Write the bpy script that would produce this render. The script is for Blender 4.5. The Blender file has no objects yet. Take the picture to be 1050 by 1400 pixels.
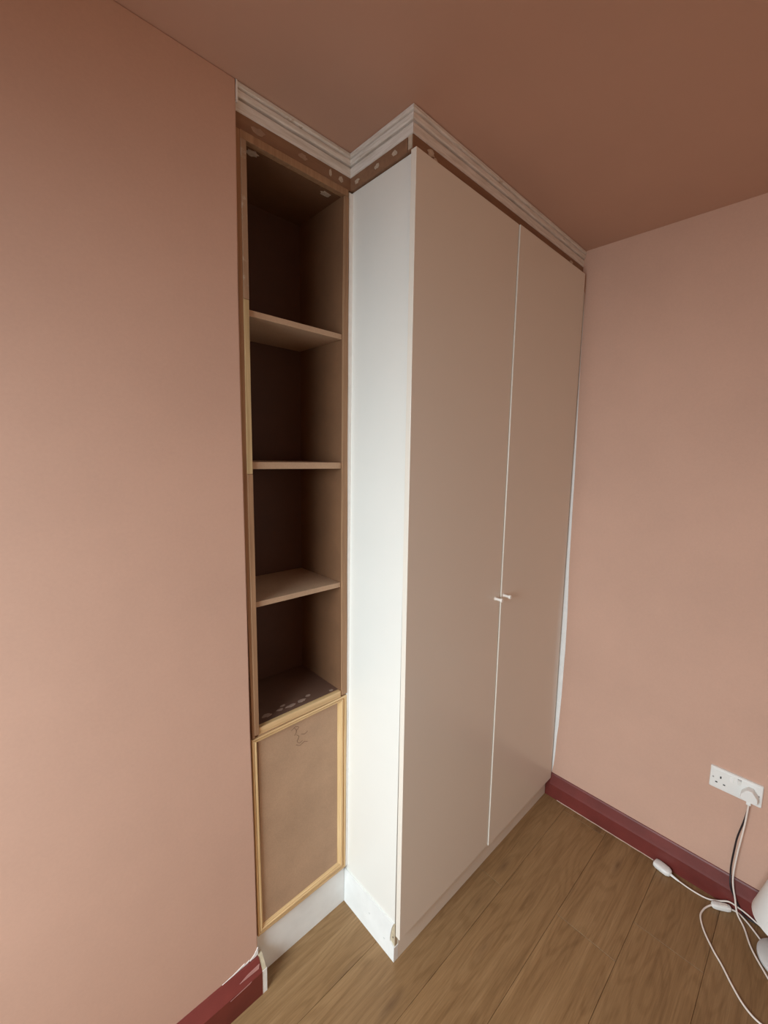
import bpy, bmesh, math, random
from mathutils import Vector, Matrix
random.seed(7)
S = bpy.context.scene
COL = S.collection

# ------------------------------------------------------------ camera
cam_d = bpy.data.cameras.new('camera'); cam = bpy.data.objects.new('camera', cam_d); COL.objects.link(cam)
YAW, PITCH, ROLL, FPX = 0.782652, -0.119035, 0.023652, 578.865
fw = Vector((math.sin(YAW)*math.cos(PITCH), math.cos(YAW)*math.cos(PITCH), math.sin(PITCH)))
r0 = Vector((math.cos(YAW), -math.sin(YAW), 0)); u0 = r0.cross(fw)
rr = r0*math.cos(ROLL)+u0*math.sin(ROLL); uu = -r0*math.sin(ROLL)+u0*math.cos(ROLL)
M = Matrix((rr, uu, -fw)).transposed().to_4x4(); M.translation = Vector((-0.79897, -0.807685, 1.560042))
cam.matrix_world = M
cam_d.sensor_fit = 'VERTICAL'; cam_d.sensor_height = 36; cam_d.sensor_width = 27
cam_d.lens = FPX/1400*36
cam_d.shift_x = -29.485/1400; cam_d.shift_y = -7.384/1400
cam_d.clip_start = 0.02
S.camera = cam

# ------------------------------------------------------------ world, light, exposure
S.view_settings.view_transform = 'Standard'; S.view_settings.look = 'None'
S.view_settings.gamma = 1; S.view_settings.use_curve_mapping = False
S.view_settings.exposure = 0.14
w = bpy.data.worlds.new('world'); S.world = w; w.use_nodes = True
w.node_tree.nodes['Background'].inputs[0].default_value = (0.62, 0.75, 1.0, 1)
w.node_tree.nodes['Background'].inputs[1].default_value = 0.1
WX = -2.15                       # window wall
ld = bpy.data.lights.new('window_daylight', 'AREA'); lo = bpy.data.objects.new('window_daylight', ld); COL.objects.link(lo)
ld.shape = 'RECTANGLE'; ld.size = 1.1; ld.size_y = 1.2; ld.energy = 50; ld.color = (0.83, 0.955, 1.0)
ld.spread = math.radians(132)
lo.location = (WX-0.14, -0.40, 1.50)
ldir = Vector((1, 0.20, -0.86)).normalized()
lo.rotation_euler = ldir.to_track_quat('-Z', 'Z').to_euler()
YB = -3.1                        # wall behind the camera
l2 = bpy.data.lights.new('warm_fill_light', 'AREA'); o2 = bpy.data.objects.new('warm_fill_light', l2); COL.objects.link(o2)   # added warm fill from behind the camera, no known source
l2.shape = 'RECTANGLE'; l2.size = 1.3; l2.size_y = 1.3; l2.energy = 12.5; l2.color = (1.0, 0.71, 0.46)
o2.location = (-1.10, YB-.04, 1.55); o2.rotation_euler = (math.radians(90), 0, 0)

# ------------------------------------------------------------ materials
def newmat(name):
    m = bpy.data.materials.new(name); m.use_nodes = True
    nt = m.node_tree; return m, nt, nt.nodes['Principled BSDF']
def N(nt, t, **k):
    n = nt.nodes.new(t)
    for a, b in k.items():
        if a in n.inputs: n.inputs[a].default_value = b
        else: setattr(n, a, b)
    return n
def noise(nt, vec, scale, detail=4, rough=.55, dist=0):
    n = N(nt, 'ShaderNodeTexNoise'); n.inputs['Scale'].default_value = scale; n.inputs['Detail'].default_value = detail
    n.inputs['Roughness'].default_value = rough; n.inputs['Distortion'].default_value = dist
    nt.links.new(vec, n.inputs['Vector']); return n.outputs['Fac']
def mapping(nt, vec, scale=(1, 1, 1), loc=(0, 0, 0)):
    n = N(nt, 'ShaderNodeMapping'); n.inputs['Scale'].default_value = scale; n.inputs['Location'].default_value = loc
    nt.links.new(vec, n.inputs['Vector']); return n.outputs[0]
def ramp(nt, fac, stops):
    n = N(nt, 'ShaderNodeValToRGB'); e = n.color_ramp.elements
    while len(e) < len(stops): e.new(.5)
    for i, (p, c) in enumerate(stops): e[i].position = p; e[i].color = (*c, 1) if len(c) == 3 else c
    nt.links.new(fac, n.inputs[0]); return n.outputs[0]
def mixc(nt, f, a, b, mode='MIX'):
    n = N(nt, 'ShaderNodeMix', data_type='RGBA', blend_type=mode)
    for i, v in ((0, f), (6, a), (7, b)):
        if isinstance(v, (int, float)): n.inputs[i].default_value = v
        elif isinstance(v, tuple): n.inputs[i].default_value = (*v, 1)
        else: nt.links.new(v, n.inputs[i])
    return n.outputs[2]
def bump(nt, b, h, strength=.2, dist=.002):
    n = N(nt, 'ShaderNodeBump'); n.inputs['Strength'].default_value = strength; n.inputs['Distance'].default_value = dist
    nt.links.new(h, n.inputs['Height']); nt.links.new(n.outputs[0], b.inputs['Normal'])
def pos(nt): return N(nt, 'ShaderNodeNewGeometry').outputs['Position']
def mul(c, k): return tuple(min(1, v*k) for v in c)

def mottled(name, col, amt=.08, scale=3, rough=.6, bstr=.1, bscale=60, fine=0.0, fscale=300, spec=.5):
    m, nt, b = newmat(name); p = pos(nt)
    c = ramp(nt, noise(nt, p, scale, 5, .6), [(.3, mul(col, 1-amt)), (.7, mul(col, 1+amt))])
    if fine:
        f = ramp(nt, noise(nt, p, fscale, 3, .7), [(.3, (1-fine,)*3), (.7, (1, 1, 1))])
        c = mixc(nt, 1.0, c, f, 'MULTIPLY')
    nt.links.new(c, b.inputs['Base Color']); b.inputs['Roughness'].default_value = rough
    b.inputs['Specular IOR Level'].default_value = spec
    if bstr: bump(nt, b, noise(nt, p, bscale, 4), bstr, .0015)
    return m
def woody(name, c1, c2, axis=2, stretch=.06, scale=90, rough=.6, spots=None):
    m, nt, b = newmat(name); sc = [1, 1, 1]; sc[axis] = stretch
    p = mapping(nt, pos(nt), tuple(sc))
    c = ramp(nt, noise(nt, p, scale, 5, .6, .6), [(.3, c1), (.7, c2)])
    if spots:
        f = ramp(nt, noise(nt, pos(nt), 18, 6, .7), [(.52, (0, 0, 0)), (.62, (1, 1, 1))])
        c = mixc(nt, f, c, spots)
    nt.links.new(c, b.inputs['Base Color']); b.inputs['Roughness'].default_value = rough
    bump(nt, b, noise(nt, p, scale*2, 3), .15, .001)
    return m

PINK = (.60, .378, .288)
m_plaster = mottled('pink_plaster', PINK, .05, 2.2, .75, .12, 45, .04, 140)
m_ceil = mottled('pink_ceiling', mul(PINK, .97), .04, 1.8, .8, .1, 50)
m_red = mottled('red_gloss_paint', (.155, .028, .023), .18, 9, .42, .2, 30)
m_door = mottled('cream_satin_door', (.76, .70, .62), .01, 3, .24, .02, 200)
m_side = mottled('white_side_panel', (.76, .745, .70), .012, 4, .4, .03, 120)
m_plinth = mottled('white_plinth_paint', (.80, .81, .80), .05, 14, .42, .05, 80)
m_white = mottled('white_plastic', (.82, .82, .80), .0, 3, .3, 0)
m_cream = mottled('cream_cable_plastic', (.80, .72, .66), .02, 8, .35, 0)
m_caulk = mottled('white_filler', (.86, .85, .83), .04, 40, .7, .3, 90)
m_patch = mottled('pale_filler_patch', (.50, .40, .31), .2, 70, .8, .3, 90)
m_knob = mottled('cream_knob', (.86, .80, .74), 0, 3, .3, 0)
m_dark = mottled('dark_slot', (.02, .02, .022), 0, 3, .5, 0)
m_black = mottled('black_cable_rubber', (.018, .014, .018), 0, 3, .45, 0)
m_shade = mottled('white_lamp_shade', (.84, .84, .82), .01, 30, .6, .1, 200)
m_base = mottled('grey_white_lamp_base', (.66, .66, .65), .02, 10, .45, 0)
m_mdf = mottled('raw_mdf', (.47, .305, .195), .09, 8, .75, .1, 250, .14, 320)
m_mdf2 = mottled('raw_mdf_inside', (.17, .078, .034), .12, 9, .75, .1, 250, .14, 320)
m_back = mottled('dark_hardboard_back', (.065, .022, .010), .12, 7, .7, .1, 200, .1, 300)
m_board = mottled('brown_base_board', (.15, .08, .055), .14, 10, .6, .1, 200, .1, 300)
m_frieze = woody('brown_frieze_board', (.20, .10, .055), (.27, .145, .08), 0, .2, 40, .6)
m_pine_v = woody('pale_pine_upright', (.62, .40, .18), (.82, .60, .33), 2, .03, 130, .5)
m_pine_h = woody('pale_pine_crosswise', (.50, .31, .14), (.74, .52, .28), 0, .04, 130, .5)
m_stile = woody('stained_brown_edge', (.27, .145, .075), (.38, .22, .12), 2, .05, 90, .6)
m_stile_s = woody('filler_smeared_edge', (.27, .16, .09), (.38, .24, .15), 2, .05, 90, .7, spots=(.46, .37, .28))
m_cornice = woody('white_primed_wood', (.60, .53, .46), (.80, .75, .69), 0, .05, 70, .6)
def worn_cornice():
    m, nt, b = newmat('worn_white_primer'); p = pos(nt)
    g = noise(nt, mapping(nt, p, (.25, .25, 3)), 60, 4, .6)
    c = ramp(nt, g, [(.3, (.60, .54, .48)), (.65, (.80, .76, .72))])
    f = ramp(nt, noise(nt, mapping(nt, p, (1, 1, 2.5)), 16, 6, .75), [(.62, (0, 0, 0)), (.70, (.7, .7, .7))])
    c = mixc(nt, f, c, (.42, .31, .21))
    nt.links.new(c, b.inputs['Base Color']); b.inputs['Roughness'].default_value = .65
    bump(nt, b, g, .3, .001); return m
m_cornice = worn_cornice()
m_tan = mottled('bare_tan_edge', (.48, .40, .28), .15, 60, .8, .3, 120)

def oak():
    m, nt, b = newmat('oak_laminate'); p = pos(nt)
    rnd = N(nt, 'ShaderNodeObjectInfo').outputs['Random']
    off = N(nt, 'ShaderNodeCombineXYZ')
    for i, k in enumerate((37.0, 11.0, 5.0)):
        mm = N(nt, 'ShaderNodeMath', operation='MULTIPLY'); mm.inputs[1].default_value = k
        nt.links.new(rnd, mm.inputs[0]); nt.links.new(mm.outputs[0], off.inputs[i])
    ad = N(nt, 'ShaderNodeVectorMath', operation='ADD'); nt.links.new(p, ad.inputs[0]); nt.links.new(off.outputs[0], ad.inputs[1])
    q = ad.outputs[0]
    # knots: sparse spots, grain bends around them
    vo = N(nt, 'ShaderNodeTexVoronoi', voronoi_dimensions='2D'); vo.inputs['Scale'].default_value = 1.0; vo.inputs['Randomness'].default_value = 1
    nt.links.new(mapping(nt, q, (2.3, 9.5, .01)), vo.inputs['Vector'])
    kd = vo.outputs['Distance']
    kn = ramp(nt, kd, [(.01, (1, 1, 1)), (.06, (.55, .55, .55)), (.16, (0, 0, 0))])
    kw = ramp(nt, kd, [(.0, (1, 1, 1)), (.45, (0, 0, 0))])
    # cathedral figure
    n1 = noise(nt, mapping(nt, q, (.8, 9, .01)), 1.0, 2, .45, .15)
    a1 = N(nt, 'ShaderNodeMath', operation='MULTIPLY_ADD'); nt.links.new(kw, a1.inputs[0]); a1.inputs[1].default_value = .18; nt.links.new(n1, a1.inputs[2])
    s1 = N(nt, 'ShaderNodeMath', operation='MULTIPLY'); nt.links.new(a1.outputs[0], s1.inputs[0]); s1.inputs[1].default_value = 78
    s2 = N(nt, 'ShaderNodeMath', operation='SINE'); nt.links.new(s1.outputs[0], s2.inputs[0])
    rings = ramp(nt, N_add(nt, s2.outputs[0], .5, .5), [(.05, (.89, .875, .85)), (.5, (1, 1, 1))])
    broad = ramp(nt, noise(nt, mapping(nt, q, (.9, 12, .01)), 1.4, 6, .65), [(.25, (.185, .100, .043)), (.45, (.29, .168, .076)), (.55, (.31, .183, .085)), (.75, (.40, .25, .125))])
    fine = ramp(nt, noise(nt, mapping(nt, q, (5, 130, .01)), 2.0, 5, .7, .2), [(.32, (.76, .73, .70)), (.6, (1.0, 1.0, 1.0))])
    c = mixc(nt, 1.0, broad, rings, 'MULTIPLY'); c = mixc(nt, 1.0, c, fine, 'MULTIPLY')
    pl = ramp(nt, rnd, [(0, (.90, .90, .90)), (1, (1.06, 1.05, 1.03))]); c = mixc(nt, 1.0, c, pl, 'MULTIPLY')
    kk = N(nt, 'ShaderNodeMath', operation='MULTIPLY'); nt.links.new(kn, kk.inputs[0])
    gate = ramp(nt, vo.outputs['Color'], [(.56, (0, 0, 0)), (.66, (1, 1, 1))]); nt.links.new(gate, kk.inputs[1])
    k3 = N(nt, 'ShaderNodeMath', operation='MULTIPLY'); k3.inputs[1].default_value = .62; nt.links.new(kk.outputs[0], k3.inputs[0])
    c = mixc(nt, k3.outputs[0], c, (.10, .05, .024))
    nt.links.new(c, b.inputs['Base Color']); b.inputs['Roughness'].default_value = .5
    b.inputs['Specular IOR Level'].default_value = .35
    bump(nt, b, noise(nt, mapping(nt, q, (5, 130, .01)), 2.0, 4), .08, .001)
    return m
def N_add(nt, v, m_, a_):
    n = N(nt, 'ShaderNodeMath', operation='MULTIPLY_ADD'); nt.links.new(v, n.inputs[0]); n.inputs[1].default_value = m_; n.inputs[2].default_value = a_
    return n.outputs[0]
m_oak = oak()

# ------------------------------------------------------------ mesh helpers
def link(name, bm, mat, parent=None, kind=None, smooth=False, bevel=0, seg=2):
    bmesh.ops.remove_doubles(bm, verts=bm.verts, dist=1e-6)
    bmesh.ops.recalc_face_normals(bm, faces=bm.faces)
    me = bpy.data.meshes.new(name); bm.to_mesh(me); bm.free()
    if smooth:
        for p in me.polygons: p.use_smooth = True
        me.set_sharp_from_angle(angle=.7)
    me.materials.append(mat)
    o = bpy.data.objects.new(name, me); COL.objects.link(o)
    if parent:
        o.parent = parent; o.matrix_parent_inverse = Matrix.Translation(-parent.location)
    if kind: o['kind'] = kind
    if bevel:
        b = o.modifiers.new('bevel', 'BEVEL'); b.width = bevel; b.segments = seg; b.limit_method = 'ANGLE'; b.angle_limit = .6
    return o
def empty(name, loc, label=None, cat=None, group=None, kind=None):
    o = bpy.data.objects.new(name, None); COL.objects.link(o); o.location = loc; o.empty_display_size = .1
    if label: o['label'] = label
    if cat: o['category'] = cat
    if group: o['group'] = group
    if kind: o['kind'] = kind
    return o
def abox(bm, x0, x1, y0, y1, z0, z1):
    v = [bm.verts.new((x, y, z)) for x in (x0, x1) for y in (y0, y1) for z in (z0, z1)]
    for f in ((0, 1, 3, 2), (4, 6, 7, 5), (0, 4, 5, 1), (2, 3, 7, 6), (0, 2, 6, 4), (1, 5, 7, 3)): bm.faces.new([v[i] for i in f])
def box(*a):
    bm = bmesh.new(); abox(bm, *a); return bm
def prism(poly, axis, a, b, bm=None):
    """poly in the two other axes (cyclic order xyz without axis), extruded along axis a..b"""
    bm = bm or bmesh.new()
    def P(p, t):
        q = list(p); q.insert(axis, t); return q
    va = [bm.verts.new(P(p, a)) for p in poly]; vb = [bm.verts.new(P(p, b)) for p in poly]
    bm.faces.new(va); bm.faces.new(vb[::-1])
    n = len(poly)
    for i in range(n): bm.faces.new((va[i], va[(i+1) % n], vb[(i+1) % n], vb[i]))
    return bm
def sections(secs, bm=None):
    """closed loops of equal length joined, ends capped"""
    bm = bm or bmesh.new(); L = [[bm.verts.new(p) for p in s] for s in secs]
    bm.faces.new(L[0]); bm.faces.new(L[-1][::-1]); n = len(L[0])
    for A, B in zip(L, L[1:]):
        for i in range(n): bm.faces.new((A[i], A[(i+1) % n], B[(i+1) % n], B[i]))
    return bm
def spline(pts, k=8):
    P = [Vector(p) for p in pts]; P = [P[0]*2-P[1]] + P + [P[-1]*2-P[-2]]; out = []
    for i in range(1, len(P)-2):
        for j in range(k):
            t = j/k; a, b, c, d = P[i-1:i+3]
            out.append(.5*((2*b)+(c-a)*t+(2*a-5*b+4*c-d)*t*t+(3*b-a-3*c+d)*t**3))
    out.append(P[-2]); return out
def tube(pts, r, n=10, bm=None, k=8, smooth=True):
    pts = spline(pts, k) if smooth else [Vector(p) for p in pts]
    secs = []; up = Vector((0.1, 0.2, 1)).normalized()
    for i, p in enumerate(pts):
        t = (pts[min(i+1, len(pts)-1)]-pts[max(i-1, 0)]).normalized()
        a = (up-t*up.dot(t))
        if a.length < .05: a = Vector((1, 0, 0))-t*t.x
        a.normalize(); up = a; b = t.cross(a)
        R = r(i/(len(pts)-1)) if callable(r) else r
        secs.append([p+a*R*math.cos(q*2*math.pi/n)+b*R*math.sin(q*2*math.pi/n) for q in range(n)])
    return sections(secs, bm)
def lathe(prof, c, n=48, bm=None):
    bm = bm or bmesh.new(); rings = []
    for r, z in prof:
        rings.append([bm.verts.new((c[0]+r*math.cos(i*2*math.pi/n), c[1]+r*math.sin(i*2*math.pi/n), c[2]+z)) for i in range(n)])
    for A, B in zip(rings, rings[1:]):
        for i in range(n): bm.faces.new((A[i], A[(i+1) % n], B[(i+1) % n], B[i]))
    return bm
def blob(rx, ry, n=14, j=.3, seed=0):
    R = random.Random(seed)
    return [(rx*(1+R.uniform(-j, j))*math.cos(i*2*math.pi/n), ry*(1+R.uniform(-j, j))*math.sin(i*2*math.pi/n)) for i in range(n)]

# ------------------------------------------------------------ dimensions (metres)
W, D, H = 0.991, 0.2515, 2.4      # right wall, bookcase plane, ceiling
F = D-.008                        # bookcase face
WY = 0.2359                       # left wall face

# ------------------------------------------------------------ setting
floor = link('floor', box(WX-.1, W+.12, YB-.1, .75, -.08, -.012), mottled('subfloor', (.07, .045, .025), .05, 3, .9, 0), kind='structure')
rows = [.64, .455, .27, .08, -.106, -.2845, -.48, -.68]
while rows[-1] > YB: rows.append(rows[-1]-.193)
joint = {3: .4464, 5: .504}
for i, (ya, yb_) in enumerate(zip(rows, rows[1:])):
    j0 = joint.get(i, {2: -.75, 4: -.35, 6: -.62, 7: .05}.get(i, random.uniform(-1, 1)))
    xs = sorted([j0+k*1.29 for k in range(-4, 4)])
    xs = [WX-.1]+[x for x in xs if WX-.05 < x < W-.02]+[W+.01]
    for xa, xb in zip(xs, xs[1:]):
        g = .0004; y0, y1 = max(yb_, YB-.05)+g, ya-g
        if y1-y0 < .02: continue
        z0, z1, bv = -.012, 0, .0006
        secs = []
        bm = bmesh.new()
        lo_ = [bm.verts.new(p) for p in ((xa+g, y0, z0), (xb-g, y0, z0), (xb-g, y1, z0), (xa+g, y1, z0))]
        mi = [bm.verts.new(p) for p in ((xa+g, y0, z1-bv), (xb-g, y0, z1-bv), (xb-g, y1, z1-bv), (xa+g, y1, z1-bv))]
        hi = [bm.verts.new(p) for p in ((xa+g+bv, y0+bv, z1), (xb-g-bv, y0+bv, z1), (xb-g-bv, y1-bv, z1), (xa+g+bv, y1-bv, z1))]
        bm.faces.new(lo_[::-1]); bm.faces.new(hi)
        for A, B in ((lo_, mi), (mi, hi)):
            for q in range(4): bm.faces.new((A[q], A[(q+1) % 4], B[(q+1) % 4], B[q]))
        link('plank', bm, m_oak, floor)

link('ceiling', box(WX-.1, W+.12, YB-.1, .75, H, H+.1), m_ceil, kind='structure')
wr = link('wall_right', box(W, W+.12, YB, .75, 0, H), m_plaster, kind='structure')
# left wall: plastered slab whose edge beside the bookcase is slightly out of plumb
edge = [(-.3364, H), (-.3372, 2.28), (-.3386, 2.10), (-.3400, 1.94), (-.3398, 1.73), (-.3383, 1.52), (-.3358, 1.16), (-.3342, .81), (-.3292, .47), (-.3267, .165), (-.3275, 0)]
wl = link('wall_left', prism([(WX, 0), (WX, H)]+edge, 1, WY, .44), m_plaster, kind='structure', bevel=.003)
link('wall_back', box(WX, W, .62, .72, 0, H), m_plaster, kind='structure')
bm = bmesh.new()
abox(bm, WX-.1, -1.72, YB-.1, YB, 0, H); abox(bm, -.48, W, YB-.1, YB, 0, H)
abox(bm, -1.72, -.48, YB-.1, YB, 0, .88); abox(bm, -1.72, -.48, YB-.1, YB, 2.22, H)  # opening cut for the added warm fill light
link('wall_behind_camera', bm, m_plaster, kind='structure')
bm = bmesh.new()
for x0, x1, z0, z1 in ((-1.72, -1.67, .88, 2.22), (-.53, -.48, .88, 2.22), (-1.67, -.53, .88, .93), (-1.67, -.53, 2.17, 2.22)):
    abox(bm, x0, x1, YB-.03, YB+.02, z0, z1)
link('fill_light_frame', bm, m_white, kind='structure')  # invented frame around the added fill light, no window known here
WY0, WY1, WZ0, WZ1 = -1.08, .17, .85, 2.12
bm = bmesh.new()
abox(bm, WX-.1, WX, YB, WY0, 0, H); abox(bm, WX-.1, WX, WY1, .75, 0, H)
abox(bm, WX-.1, WX, WY0, WY1, 0, WZ0); abox(bm, WX-.1, WX, WY0, WY1, WZ1, H)
link('wall_window_side', bm, m_plaster, kind='structure')
bm = bmesh.new()
for y0, y1, z0, z1 in ((WY0, WY0+.05, WZ0, WZ1), (WY1-.05, WY1, WZ0, WZ1), (WY0+.05, WY1-.05, WZ0, WZ0+.05), (WY0+.05, WY1-.05, WZ1-.05, WZ1), (-.475, -.435, WZ0+.05, WZ1-.05)):
    abox(bm, WX-.08, WX-.02, y0, y1, z0, z1)
link('window_1', bm, m_white, kind='structure')

# right skirting: slope-topped, deep red
bbr = [(W, 0), (W, .1092), (W-.0030, .1085), (W-.0065, .104), (W-.0155, .070), (W-.018, .062), (W-.018, 0)]
bm = prism([(x, z) for x, z in bbr], 1, YB, -.0195)
abox(bm, W-.018, W-.0005, -.0195, -.001, .0, .080)
link('baseboard_right', bm, m_red, kind='structure')
# left skirting with a raw white end piece
bbl = [(WY, 0), (WY, .101), (WY-.006, .101), (WY-.011, .096), (WY-.026, .079), (WY-.030, .074), (WY-.030, 0)]
bl = link('baseboard_left', prism(bbl, 0, WX, -.3275), m_red, kind='structure')
e1 = link('end_piece', prism([(WY+.010, 0), (WY+.010, .075), (WY-.0295, .075), (WY-.0295, 0)], 0, -.3273, -.3135), m_caulk, bl); e1['label'] = 'bare white end of the skirting'
e2 = link('end_slope', prism([(WY+.006, .0752), (WY+.006, .103), (WY-.003, .101), (WY-.0285, .0752)], 0, -.3273, -.3150), m_tan, bl); e2['label'] = 'tan unpainted slope at the skirting end'
# torn paint along the top of the left skirting
for k, pl in enumerate(([(-.338, .112), (-.3265, .128), (-.3262, .104), (-.334, .1025), (-.350, .1015), (-.352, .104)],
                        [(-.356, .1025), (-.352, .108), (-.372, .104), (-.392, .1015)],
                        [(-.372, .103), (-.366, .110), (-.398, .1035), (-.43, .1010), (-.40, .1010)])):
    link('torn_paint', prism(pl, 1, WY-.0012, WY+.0005), m_caulk, wl)
for k, pl in enumerate(([(-.335, .085), (-.330, .092), (-.365, .0905), (-.39, .0865)], [(-.42, .070), (-.36, .0745), (-.365, .0715)])):
    # smears lie on the slope and the face of the skirting
    bm = bmesh.new()
    def yz(z): return WY-.0312 if z < .074 else WY-.030-.0012+(z-.074)*.72
    a = [bm.verts.new((x, yz(z), z)) for x, z in pl]; c_ = [bm.verts.new((x, yz(z)+.0015, z)) for x, z in pl]
    bm.faces.new(a); bm.faces.new(c_[::-1])
    for q in range(len(pl)): bm.faces.new((a[q], a[(q+1) % len(pl)], c_[(q+1) % len(pl)], c_[q]))
    s_ = link('paint_smear', bm, mottled('pinkish_paint_smear', (.36, .17, .15), .1, 30, .5, 0), bl)

# unpainted strip on the right wall beside the wardrobe
st = [(2.258, -.006, -.010), (2.235, -.0055, -.017), (2.155, -.005, -.0195), (2.0, -.005, -.0200), (1.89, -.004, -.0210), (1.7, -.004, -.025), (1.5, -.004, -.029), (1.34, -.004, -.030),
      (1.1, -.004, -.033), (.9, -.004, -.036), (.72, -.004, -.0385), (.67, -.004, -.0375), (.5, -.004, -.0365), (.35, -.004, -.0325), (.30, -.004, -.0285), (.2, -.004, -.0255), (.15, -.003, -.022), (.112, -.003, -.016)]
pl = [(b_-(.004 if z < 1 else 0), z) for z, a_, b_ in st]+[(a_, z) for z, a_, b_ in st[::-1]]
o = link('filler_strip', prism(pl, 0, W-.0022, W+.0005), m_caulk, wr); o['label'] = 'white unpainted strip beside the wardrobe'
# scribe line of pale filler at the foot of the right skirting
pl = []
for k in range(21):
    y = -.06-k*.02; pl.append((W-.0183-.0016*abs(math.sin(k*2.1))-.0008, y))
pl = pl+[(W-.0178, -.46), (W-.0178, -.06)]
link('caulk_line', prism(pl, 2, 0, .0022), mottled('pinkish_caulk', (.62, .46, .38), .1, 40, .8, 0), bpy.data.objects['baseboard_right'])

# ------------------------------------------------------------ cornice (trim_1) and frieze boards (trim_2)
cor = empty('trim_1', (0, 0, H-.06), kind='structure'); cor['label'] = 'white primed cornice under the ceiling'
prof = [(-.012, H-.0595), (.0020, H-.0595), (.0050, H-.0575), (.0062, H-.0370), (.0050, H-.0350), (-.0035, H-.0340), (-.0035, H-.0305), (.0060, H-.0290), (.0085, H-.0260), (.0098, H-.0180), (.0090, H-.0160), (.0055, H-.0155), (.0055, H-.0135), (.0105, H-.0120), (.0128, H-.0095), (.0128, H-.0030), (.0100, H-.0003), (-.012, H-.0003)]
def run(path):
    # path: [(x,y, ox,oy)] stations, offset directions scaled for mitres
    return sections([[(x+o_*ox, y+o_*oy, z) for o_, z in prof] for x, y, ox, oy in path])
link('cornice_length', run([(-.3362, D-.003, 0, -1), (-.0003, D-.003, -1, -1)]), m_cornice, cor)
link('cornice_length', run([(.0, D-.003, -1, -1), (.0, .0, -1, -1)]), m_cornice, cor)
link('cornice_length', run([(.0003, .0, -1, -1), (W-.0003, .0, 0, -1)]), m_cornice, cor)
# chipped plaster at the left end of the cornice
bm = bmesh.new(); abox(bm, -.3362, -.3325, WY-.0008, WY+.006, H-.045, H-.001)
o = link('end_chip', bm, m_caulk, cor); o['label'] = 'white chipped end against the pink wall'

fr = empty('trim_2', (0, 0, 2.305), kind='structure'); fr['label'] = 'brown boards between cornice and furniture tops'
FZ0, FZ1 = 2.3055, H-.0597
link('frieze_board', box(-.3362, -.0035, D-.006, D+.012, FZ0, FZ1), m_frieze, fr)
link('frieze_board', box(-.0035, .0145, .0155, D+.012, FZ0, FZ1), m_frieze, fr)
link('frieze_board', box(-.0030, W-.0005, -.0035, .0145, FZ0, FZ1), m_frieze, fr)
bm = box(-.0042, -.0030, -.0015, .0125, FZ0+.004, FZ1-.001)
o = link('end_smear', bm, m_patch, fr); o['label'] = 'pale smeared end of the front board'
def patch_y(x, y, z, rx, rz, seed, par, m=None, t=.0008):     # faces -Y
    return link('filler_patch', prism([(x+a, z+b) for a, b in blob(rx, rz, seed=seed)], 1, y-t, y+.0004), m or m_patch, par)
def patch_x(x, y, z, ry, rz, seed, par, m=None, t=.0008):
    return link('filler_patch', prism([(y+a, z+b) for a, b in blob(ry, rz, seed=seed)], 0, x-t, x+.0004), m or m_patch, par)
for k, (x, z, rx, rz) in enumerate(((-.279, 2.322, .018, .008), (-.158, 2.325, .012, .007), (-.072, 2.325, .004, .009), (-.037, 2.324, .008, .007))):
    patch_y(x, D-.006, z, rx, rz, k+1, fr, m_patch if k > 1 else mottled('faint_filler', (.33, .21, .14), .1, 60, .8, 0))
for k, (y, z, ry, rz) in enumerate(((.062, 2.324, .009, .007), (.130, 2.323, .011, .006), (.215, 2.322, .010, .006))):
    patch_x(-.0035, y, z, ry, rz, k+11, fr)
patch_y(.062, -.0035, 2.327, .012, .009, 21, fr); patch_y(.080, -.0035, 2.318, .006, .006, 22, fr); patch_y(.88, -.0035, 2.326, .012, .005, 23, fr)

# ------------------------------------------------------------ wardrobe
wd = empty('wardrobe', (0.49, 0.29, 0), 'tall white two-door fitted wardrobe with cream doors beside the open brown shelving', 'wardrobe')
TZ = 2.3045
SX = .0035
o = link('side_panel', box(SX, SX+.018, .0035, .60, .129, TZ-.001), m_side, wd); o['label'] = 'bright white end panel'
link('side_panel', box(W-.022, W-.006, .0035, .60, .085, TZ-.001), m_side, wd)
link('top_panel', box(SX+.0185, W-.0225, .0035, .60, TZ-.02, TZ-.001), m_side, wd)
link('bottom_panel', box(SX+.0185, W-.0225, .0040, .60, .087, .105), m_side, wd)
link('back_panel', box(SX+.0185, W-.0225, .590, .600, .106, TZ-.021), m_side, wd)
DZ0 = .0885
GX = .4705
def door(x0t, x0b, x1, y0, y1, x1t=None):
    x1t = x1t or x1
    return sections([[(x0b, y0, DZ0), (x1, y0, DZ0), (x1, y1, DZ0), (x0b, y1, DZ0)], [(x0t, y0, TZ), (x1t, y0, TZ), (x1t, y1, TZ), (x0t, y1, TZ)]])
dl = link('door', door(-.0055, .0050, GX-.0016, -.0180, .0), m_door, wd, bevel=.0007)
dr = link('door', door(GX+.0016, GX+.0016, W-.0125, -.0220, -.0040, W-.0190), m_door, wd, bevel=.0007)
def knob(par, x, z, y):
    prof = [(.0, .0), (.0066, .0), (.0066, .0015), (.0052, .0022), (.0050, .020), (.0062, .0215), (.0070, .0225), (.0070, .0285), (.0062, .0300), (.0, .0300)]
    bm = bmesh.new(); n = 24; rings = []
    for r, t in prof[1:-1]:
        rings.append([bm.verts.new((x+r*math.cos(i*2*math.pi/n), y-t, z+r*math.sin(i*2*math.pi/n))) for i in range(n)])
    for A, B in zip(rings, rings[1:]):
        for i in range(n): bm.faces.new((A[i], A[(i+1) % n], B[(i+1) % n], B[i]))
    bm.faces.new(rings[0][::-1]); bm.faces.new(rings[-1])
    return link('knob', bm, m_knob, par)
knob(dl, .4400, 1.072, -.0180); knob(dr, .4870, 1.0745, -.0220)
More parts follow.
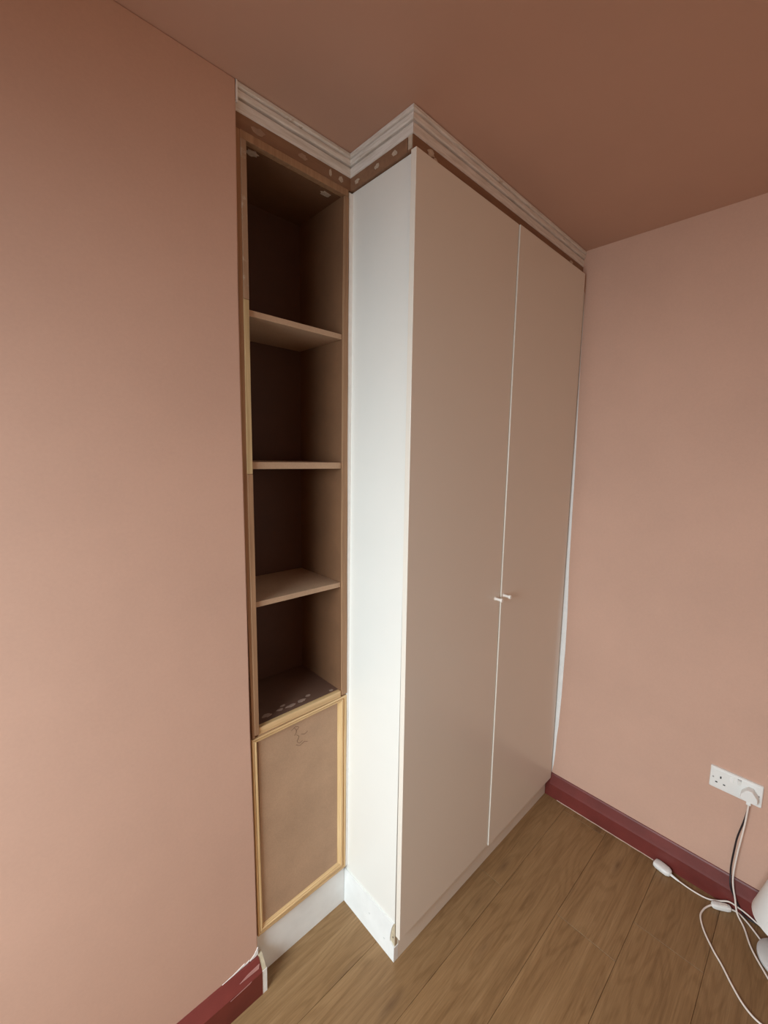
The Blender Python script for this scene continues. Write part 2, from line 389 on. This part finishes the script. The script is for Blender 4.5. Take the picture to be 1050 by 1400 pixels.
# plinths
side_pl = [(.2556, 0), (.2556, .1285), (.0060, .1285), (.0065, .1265), (.0125, .110), (.0165, .090), (.0190, .070), (.0175, .060), (.0, .050), (.0, .0)]
o = link('side_plinth', prism([(y, z) for y, z in side_pl], 0, -.0010, .0160), m_plinth, wd); o['label'] = 'white side plinth with a chipped front corner'
link('front_plinth', box(.0162, W-.0185, 0, .0160, 0, .0850), m_door, wd)
o = link('chip_core', box(.0030, .0155, .0015, .0225, .049, .1270), m_tan, wd); o['label'] = 'bare tan wood showing in the chip'
o = link('nail_hole', prism([(.0092+a, .078+b) for a, b in blob(.0022, .0030, 8, .15, 3)], 0, .0024, .0040), m_dark, wd)
# dents in the plinth paint
for y, z in ((.118, .070), (.045, .045)):
    link('filled_dent', prism([(y+a, z+b) for a, b in blob(.0035, .003, 10, .15, int(y*999))], 0, -.0014, -.0008), mottled('grey_dent', (.62, .63, .62), 0, 3, .6, 0), wd)
# white filler bead between bookcase and end panel
zz = [.15+i*.1075 for i in range(21)]
pl = [(-.0040-.0055*min(1, max(0, (z-.75)/.9))-.0012*abs(math.sin(z*9.1)), z) for z in zz]
o = link('caulk_bead', prism([(x, z) for x, z in pl]+[(SX, z) for x, z in pl[::-1]], 1, F-.0015, F+.006), m_caulk, wd); o['label'] = 'white filler line against the bookcase'

# ------------------------------------------------------------ bookcase
bc = empty('bookcase', (-.17, .36, 0), 'narrow built-in brown board bookcase with three shelves and a pine-beaded lower panel', 'bookcase')
BK = .4807
XR = -.0283
def lean(z): return -.3126 + (.0045 if z < 1.7 else 0)*((1.7-z)/.9 if z < 1.7 else 0)      # inner face of the left upright
zb = .8005
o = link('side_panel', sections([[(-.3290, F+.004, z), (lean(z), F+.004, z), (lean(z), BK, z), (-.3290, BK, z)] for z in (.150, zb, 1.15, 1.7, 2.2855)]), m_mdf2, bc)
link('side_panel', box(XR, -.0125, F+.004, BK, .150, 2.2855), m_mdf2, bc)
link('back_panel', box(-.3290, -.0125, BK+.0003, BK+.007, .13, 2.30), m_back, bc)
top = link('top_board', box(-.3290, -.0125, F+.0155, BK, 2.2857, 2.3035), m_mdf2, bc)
for k, (x, y, a, b) in enumerate(((-.283, .272, .017, .010), (-.066, .276, .016, .010))):
    link('filler_patch', prism([(x+p, y+q) for p, q in blob(a, b, seed=31+k)], 2, 2.2847, 2.2860), m_patch, top)
def shelf_board(z, t, y0=F+.005, m=None):
    return link('shelf', box(lean(z)+.0003, XR-.0003, y0, BK-.0003, z-t, z), m or m_mdf, bc, bevel=.0012)
shelf_board(1.9096, .0150); shelf_board(1.5355, .0185); shelf_board(1.1607, .0150)
bb_ = link('bottom_board', box(lean(zb)+.0003, XR-.0003, F+.0152, BK-.0003, zb-.018, zb), m_board, bc); bb_['label'] = 'dark brown bottom board with pale filler spots'
for k, (x, y, a, b) in enumerate(((-.263, .283, .013, .008), (-.224, .283, .010, .005), (-.188, .279, .016, .006), (-.150, .281, .013, .006), (-.120, .292, .009, .005), (-.050, .268, .007, .005), (-.205, .296, .008, .004))):
    link('filler_patch', prism([(x+p, y+q) for p, q in blob(a, b, seed=51+k)], 2, zb-.0003, zb+.0007), mottled('faint_grey_filler', (.36, .25, .20), .15, 60, .8, 0), bb_)
# left face upright: brown backing edge and a narrower strip in three lengths
link('face_upright', sections([[(a, F-.001, z), (b, F-.001, z), (b, F+.004, z), (a, F+.004, z)] for a, b, z in ((-.3260, -.3195, .777), (-.3335, -.3245, 1.2), (-.3385, -.3255, 1.7), (-.3362, -.3262, 2.3035))]), m_stile, bc)
def strip(z0, z1, m, lab=None, p=.0045):
    def xs(z):
        return (-.3262 + (.0062 if z < .8 else .0055*max(0, (1.5-z)/.7) if z < 1.5 else 0), lean(z)+.0002)
    st_ = [z0, (z0+z1)/2, z1]
    o = link('edge_strip', sections([[(xs(z)[0], F-p, z), (xs(z)[1], F-p, z), (xs(z)[1], F+.004, z), (xs(z)[0], F+.004, z)] for z in st_]), m, bc, bevel=.0012)
    if lab: o['label'] = lab
strip(1.9300, 2.285, m_stile_s, 'upper strip smeared with filler')
m_raw = woody('raw_yellow_wood', (.40, .27, .13), (.56, .41, .22), 2, .05, 90, .7)
strip(1.505, 1.9295, m_raw, 'pale bare wood strip', p=.0035)
strip(.785, 1.5045, m_stile, p=.0045)
# right face upright
link('face_upright', sections([[(a, F-.003, z), (b, F-.003, z), (b, F+.004, z), (a, F+.004, z)] for a, b, z in ((-.0262, -.0068, .786), (-.0283, -.0105, 1.25), (-.0283, -.0128, 1.97), (-.0262, -.0130, 2.2845))]), m_stile, bc)
link('top_rail', box(-.3262, -.0130, F-.003, F+.0150, 2.2858, 2.3045), m_stile, bc, bevel=.0012)
link('bottom_rail', box(lean(zb)+.0005, -.0290, F-.0005, F+.0150, .7800, zb), m_pine_h, bc, bevel=.001)
# lower panel and mitred pine bead
BO = [(-.3283, .7735), (-.0055, .7785), (-.0055, .1465), (-.3212, .1500)]      # TL TR BR BL
BI = [(-.3120, .7600), (-.0393, .7620), (-.0372, .1825), (-.3042, .1765)]
pn = link('lower_panel', prism([(-.3215, .1515), (-.3285, .779), (-.006, .779), (-.006, .1480)], 1, F+.0045, F+.0165), m_mdf, bc)
def bead(i, j, m):
    prf = [(0, .0), (0, -.0050), (.12, -.0065), (.30, -.0065), (.34, -.0035), (.40, -.0035), (.46, -.0078), (.66, -.0082), (.72, -.0050), (.80, -.0048), (.86, -.0025), (1, -.0005), (1, .0)]
    def st_(k): return [(BO[k][0]+(BI[k][0]-BO[k][0])*t, F+.0044+(d if d else 0), BO[k][1]+(BI[k][1]-BO[k][1])*t) for t, d in prf]
    return link('bead', sections([st_(i), st_(j)]), m, bc)
bead(0, 1, m_pine_h); bead(1, 2, m_pine_v); bead(2, 3, m_pine_h); bead(3, 0, m_pine_v)
# pencil scribbles on the lower panel
m_pencil = mottled('pencil_mark', (.17, .10, .06), 0, 3, .8, 0)
px = lambda a, b: (a, F+.0044, b)
for s_ in ([(-.205, .742), (-.192, .749), (-.180, .742), (-.190, .735)], [(-.196, .748), (-.188, .735), (-.194, .722)], [(-.188, .722), (-.180, .712), (-.186, .700), (-.178, .690), (-.168, .694)], [(-.172, .716), (-.160, .712), (-.150, .716)], [(-.190, .690), (-.176, .682), (-.162, .687), (-.150, .682)]):
    link('pencil_mark', tube([px(a, b) for a, b in s_], .0006, 5, k=4), m_pencil, pn)
# white plinth under the bookcase
link('plinth', box(-.3265, -.0015, .2560, .2720, 0, .1475), m_plinth, bc)

# ------------------------------------------------------------ socket, plug, cables
so = empty('wall_socket', (W, -.675, .4475), 'white double switched socket plate on the pink right wall', 'socket')
SY0, SY1, SZ0, SZ1 = -.7485, -.6020, .4080, .4865
PX = W-.0095
def roundrect(y0, y1, z0, z1, r, n=5):
    out = []
    for cy, cz, a0 in ((y1-r, z1-r, 0), (y0+r, z1-r, 90), (y0+r, z0+r, 180), (y1-r, z0+r, 270)):
        for k in range(n+1):
            a = math.radians(a0+90*k/n); out.append((cy+r*math.cos(a), cz+r*math.sin(a)))
    return out
A = roundrect(SY0, SY1, SZ0, SZ1, .004); B = roundrect(SY0+.002, SY1-.002, SZ0+.002, SZ1-.002, .004)
Cc = roundrect(SY0+.006, SY1-.006, SZ0+.006, SZ1-.006, .003); Dd = roundrect(SY0+.0075, SY1-.0075, SZ0+.0075, SZ1-.0075, .003)
plate = link('face_plate', sections([[(W, a, b) for a, b in A], [(PX+.003, a, b) for a, b in A], [(PX+.0005, a, b) for a, b in B], [(PX+.0005, a, b) for a, b in Cc], [(PX, a, b) for a, b in Dd]]), m_white, so)
def slot(y, z, w_, h_, name='pin_slot', m=None):
    link(name, box(PX-.0003, PX+.002, y-w_/2, y+w_/2, z-h_/2, z+h_/2), m or m_dark, so)
slot(-.6335, .4545, .0042, .0085); slot(-.6225, .4325, .0065, .0042); slot(-.6450, .4325, .0065, .0042)
for y in (-.6120, -.7385):
    link('screw', prism([(y+.0028*math.cos(t*.785), .4475+.0028*math.sin(t*.785)) for t in range(8)], 0, PX-.0006, PX+.001), mottled('screw_metal', (.35, .34, .33), 0, 3, .4, 0), so)
for y, tilt in ((-.6640, .0018), (-.6850, -.0018)):
    bm = sections([[(PX+.001, y-.0055, .4565), (PX+.001, y+.0055, .4565), (PX+.001, y+.0055, .4735), (PX+.001, y-.0055, .4735)],
                   [(PX-.0026-tilt, y-.0050, .4570), (PX-.0026-tilt, y+.0050, .4570), (PX-.0026+tilt, y+.0050, .4730), (PX-.0026+tilt, y-.0050, .4730)]])
    rk = link('rocker', bm, m_white, so, bevel=.0005)
link('switch_marker', box(PX-.0004, PX+.001, -.6905, -.6795, .4745, .4775), mottled('grey_marker', (.30, .28, .28), 0, 3, .5, 0), so)

pg = empty('power_plug', (PX, -.716, .444), 'white three-pin plug with white cord pushed into the right half of the socket', 'plug')
py_, pz_ = -.716, .446
out_ = [(-.0245, -.013), (-.0225, .002), (-.0075, .0215), (.0075, .0215), (.0225, .002), (.0245, -.013), (.018, -.021), (-.018, -.021)]
def plug_sec(x, s): return [(x, py_+a*s, pz_+b*s) for a, b in out_]
link('plug_body', sections([plug_sec(PX, .97), plug_sec(PX-.004, 1), plug_sec(PX-.020, 1), plug_sec(PX-.026, .93)]), m_white, pg, bevel=.0015)
link('cord_grip', box(PX-.021, PX-.007, py_-.0065, py_+.0065, pz_-.0335, pz_-.0212), m_white, pg, bevel=.002)
cordD = [(.9675, -.7163, .413), (.9670, -.7160, .395), (.9680, -.7135, .3369), (.9690, -.7080, .265), (.9690, -.7040, .215), (.9690, -.7005, .135), (.9650, -.7040, .094), (.9610, -.7135, .0550), (.9560, -.7190, .030), (.9480, -.7270, .0110), (.9197, -.7486, .004), (.8618, -.7733, .004), (.811, -.809, .004), (.785, -.835, .004), (.765, -.900, .004), (.80, -.965, .004)]
link('cord', tube(cordD, .0028), m_cream, pg, smooth=True)

bk = link('black_cable', tube([(W-.0035, -.7150, .404), (W-.0033, -.7147, .3786), (W-.0033, -.709, .333), (W-.0033, -.6974, .2628), (W-.0033, -.6930, .2036), (W-.0035, -.6905, .150), (W-.0060, -.6915, .117), (.9700, -.6960, .088), (.9690, -.7050, .062), (.9692, -.722, .034), (.9692, -.745, .0050), (.9690, -.79, .0032), (.967, -.86, .0032), (.966, -.97, .0032)], .0026), m_black, smooth=True)
bk['label'] = 'thin black cable running down the wall behind the white plug cord'; bk['category'] = 'cable'

# connector lying at the skirting, with its cord
cn = empty('cord_connector', (.95, -.50, 0), 'white rounded connector ending a white cord on the floor against the red skirting', 'connector')
def chain(pts, ws, hs, n=16):
    """rounded body: elliptical sections along a path lying on the floor"""
    secs = []
    for i, (p, a, h) in enumerate(zip(pts, ws, hs)):
        t = (Vector(pts[min(i+1, len(pts)-1)])-Vector(pts[max(i-1, 0)])); t.z = 0; t.normalize(); s_ = Vector((-t.y, t.x, 0))
        secs.append([Vector(p)+s_*a*math.copysign(abs(math.cos(q*2*math.pi/n))**.55, math.cos(q*2*math.pi/n))+Vector((0, 0, 1))*h*math.copysign(abs(math.sin(q*2*math.pi/n))**.55, math.sin(q*2*math.pi/n)) for q in range(n)])
    return sections(secs)
c0 = Vector((.957, -.466, .0115)); c1 = Vector((.945, -.526, .0115))
ts = [0, .05, .2, .5, .8, .95, 1]
link('connector_body', chain([c0.lerp(c1, t) for t in ts], [.009, .0155, .0185, .0190, .0180, .0125, .006], [.005, .009, .0110, .0113, .0110, .009, .006]), m_white, cn, smooth=True)
link('strain_relief', tube([(.945, -.524, .0095), (.943, -.535, .0085), (.942, -.552, .006)], lambda t: .0052-.002*t, 12), m_white, cn, smooth=True)
link('cord', tube([(.9425, -.548, .006), (.9406, -.5946, .0035), (.9454, -.6384, .0035), (.9560, -.6700, .0120), (.9655, -.6980, .0245), (.9675, -.7240, .0225), (.9670, -.750, .018), (.9620, -.785, .010), (.9602, -.83, .0035), (.9602, -.89, .0035), (.9602, -.95, .0035)], .0026), m_cream, cn, smooth=True)

# lamp with its switched cord
lp = empty('table_lamp', (.88, -.86, 0), 'white table lamp with a flared shade and inline-switched cord, cut off at the right', 'lamp')
LC = (.88, -.86, 0)
bm = lathe([(.001, .0005), (.073, .0005), (.075, .003), (.075, .010), (.071, .014), (.050, .019), (.018, .024), (.0095, .032), (.0075, .045), (.0068, .10), (.0068, .262), (.001, .264)], LC)
link('base', bm, m_base, lp, smooth=True)
bm = lathe([(.098, .140), (.100, .1395), (.100, .142), (.060, .290), (.058, .2905), (.0575, .290), (.098, .142), (.098, .140)], LC)
sh = link('lamp_shade', bm, m_shade, lp, smooth=True)
bm = bmesh.new()
for k in range(3):
    a = math.radians(k*120+20)
    tube([(LC[0]+.004*math.cos(a), LC[1]+.004*math.sin(a), .262), (LC[0]+.0595*math.cos(a), LC[1]+.0595*math.sin(a), .285)], .0014, 6, bm, smooth=False)
link('shade_carrier', bm, m_base, lp)
sw = link('inline_switch', chain([Vector((.9265, -.6555, .0095)).lerp(Vector((.9590, -.7070, .0095)), t) for t in (0, .06, .2, .5, .8, .94, 1)], [.0045, .0085, .0105, .011, .0105, .0085, .0045], [.005, .008, .0092, .0094, .0092, .008, .005]), m_white, lp)
rk_c = Vector((.9460, -.6865, .0185)); tdir = (Vector((.9590, -.7070, 0))-Vector((.9265, -.6555, 0))).normalized(); sd = Vector((-tdir.y, tdir.x, 0))
bm = sections([[rk_c+tdir*a+sd*b+Vector((0, 0, z)) for a, b in ((-.010, -.0042), (.010, -.0042), (.010, .0042), (-.010, .0042))] for z in (-.003, .0008)])
for v in bm.verts:
    if v.co.z > rk_c.z and (v.co-rk_c).dot(tdir) > 0: v.co.z += .0018
link('rocker', bm, m_cream, sw)
link('cord', tube([(.9280, -.6580, .008), (.9150, -.6480, .0045), (.8923, -.6392, .0033), (.8582, -.6363, .0033), (.8135, -.6536, .0033), (.7656, -.6871, .0033), (.7338, -.7157, .0033), (.6919, -.7478, .0033), (.6587, -.7797, .0033), (.6430, -.8132, .0033), (.650, -.850, .0033), (.69, -.90, .0033), (.76, -.96, .0033)], .0028), m_cream, lp, smooth=True)
link('cord', tube([(.9580, -.7050, .0075), (.9645, -.7180, .0050), (.9660, -.7300, .0033), (.9486, -.756, .0033), (.925, -.782, .0033), (.905, -.800, .005), (.897, -.808, .010)], .0028), m_cream, lp, smooth=True)
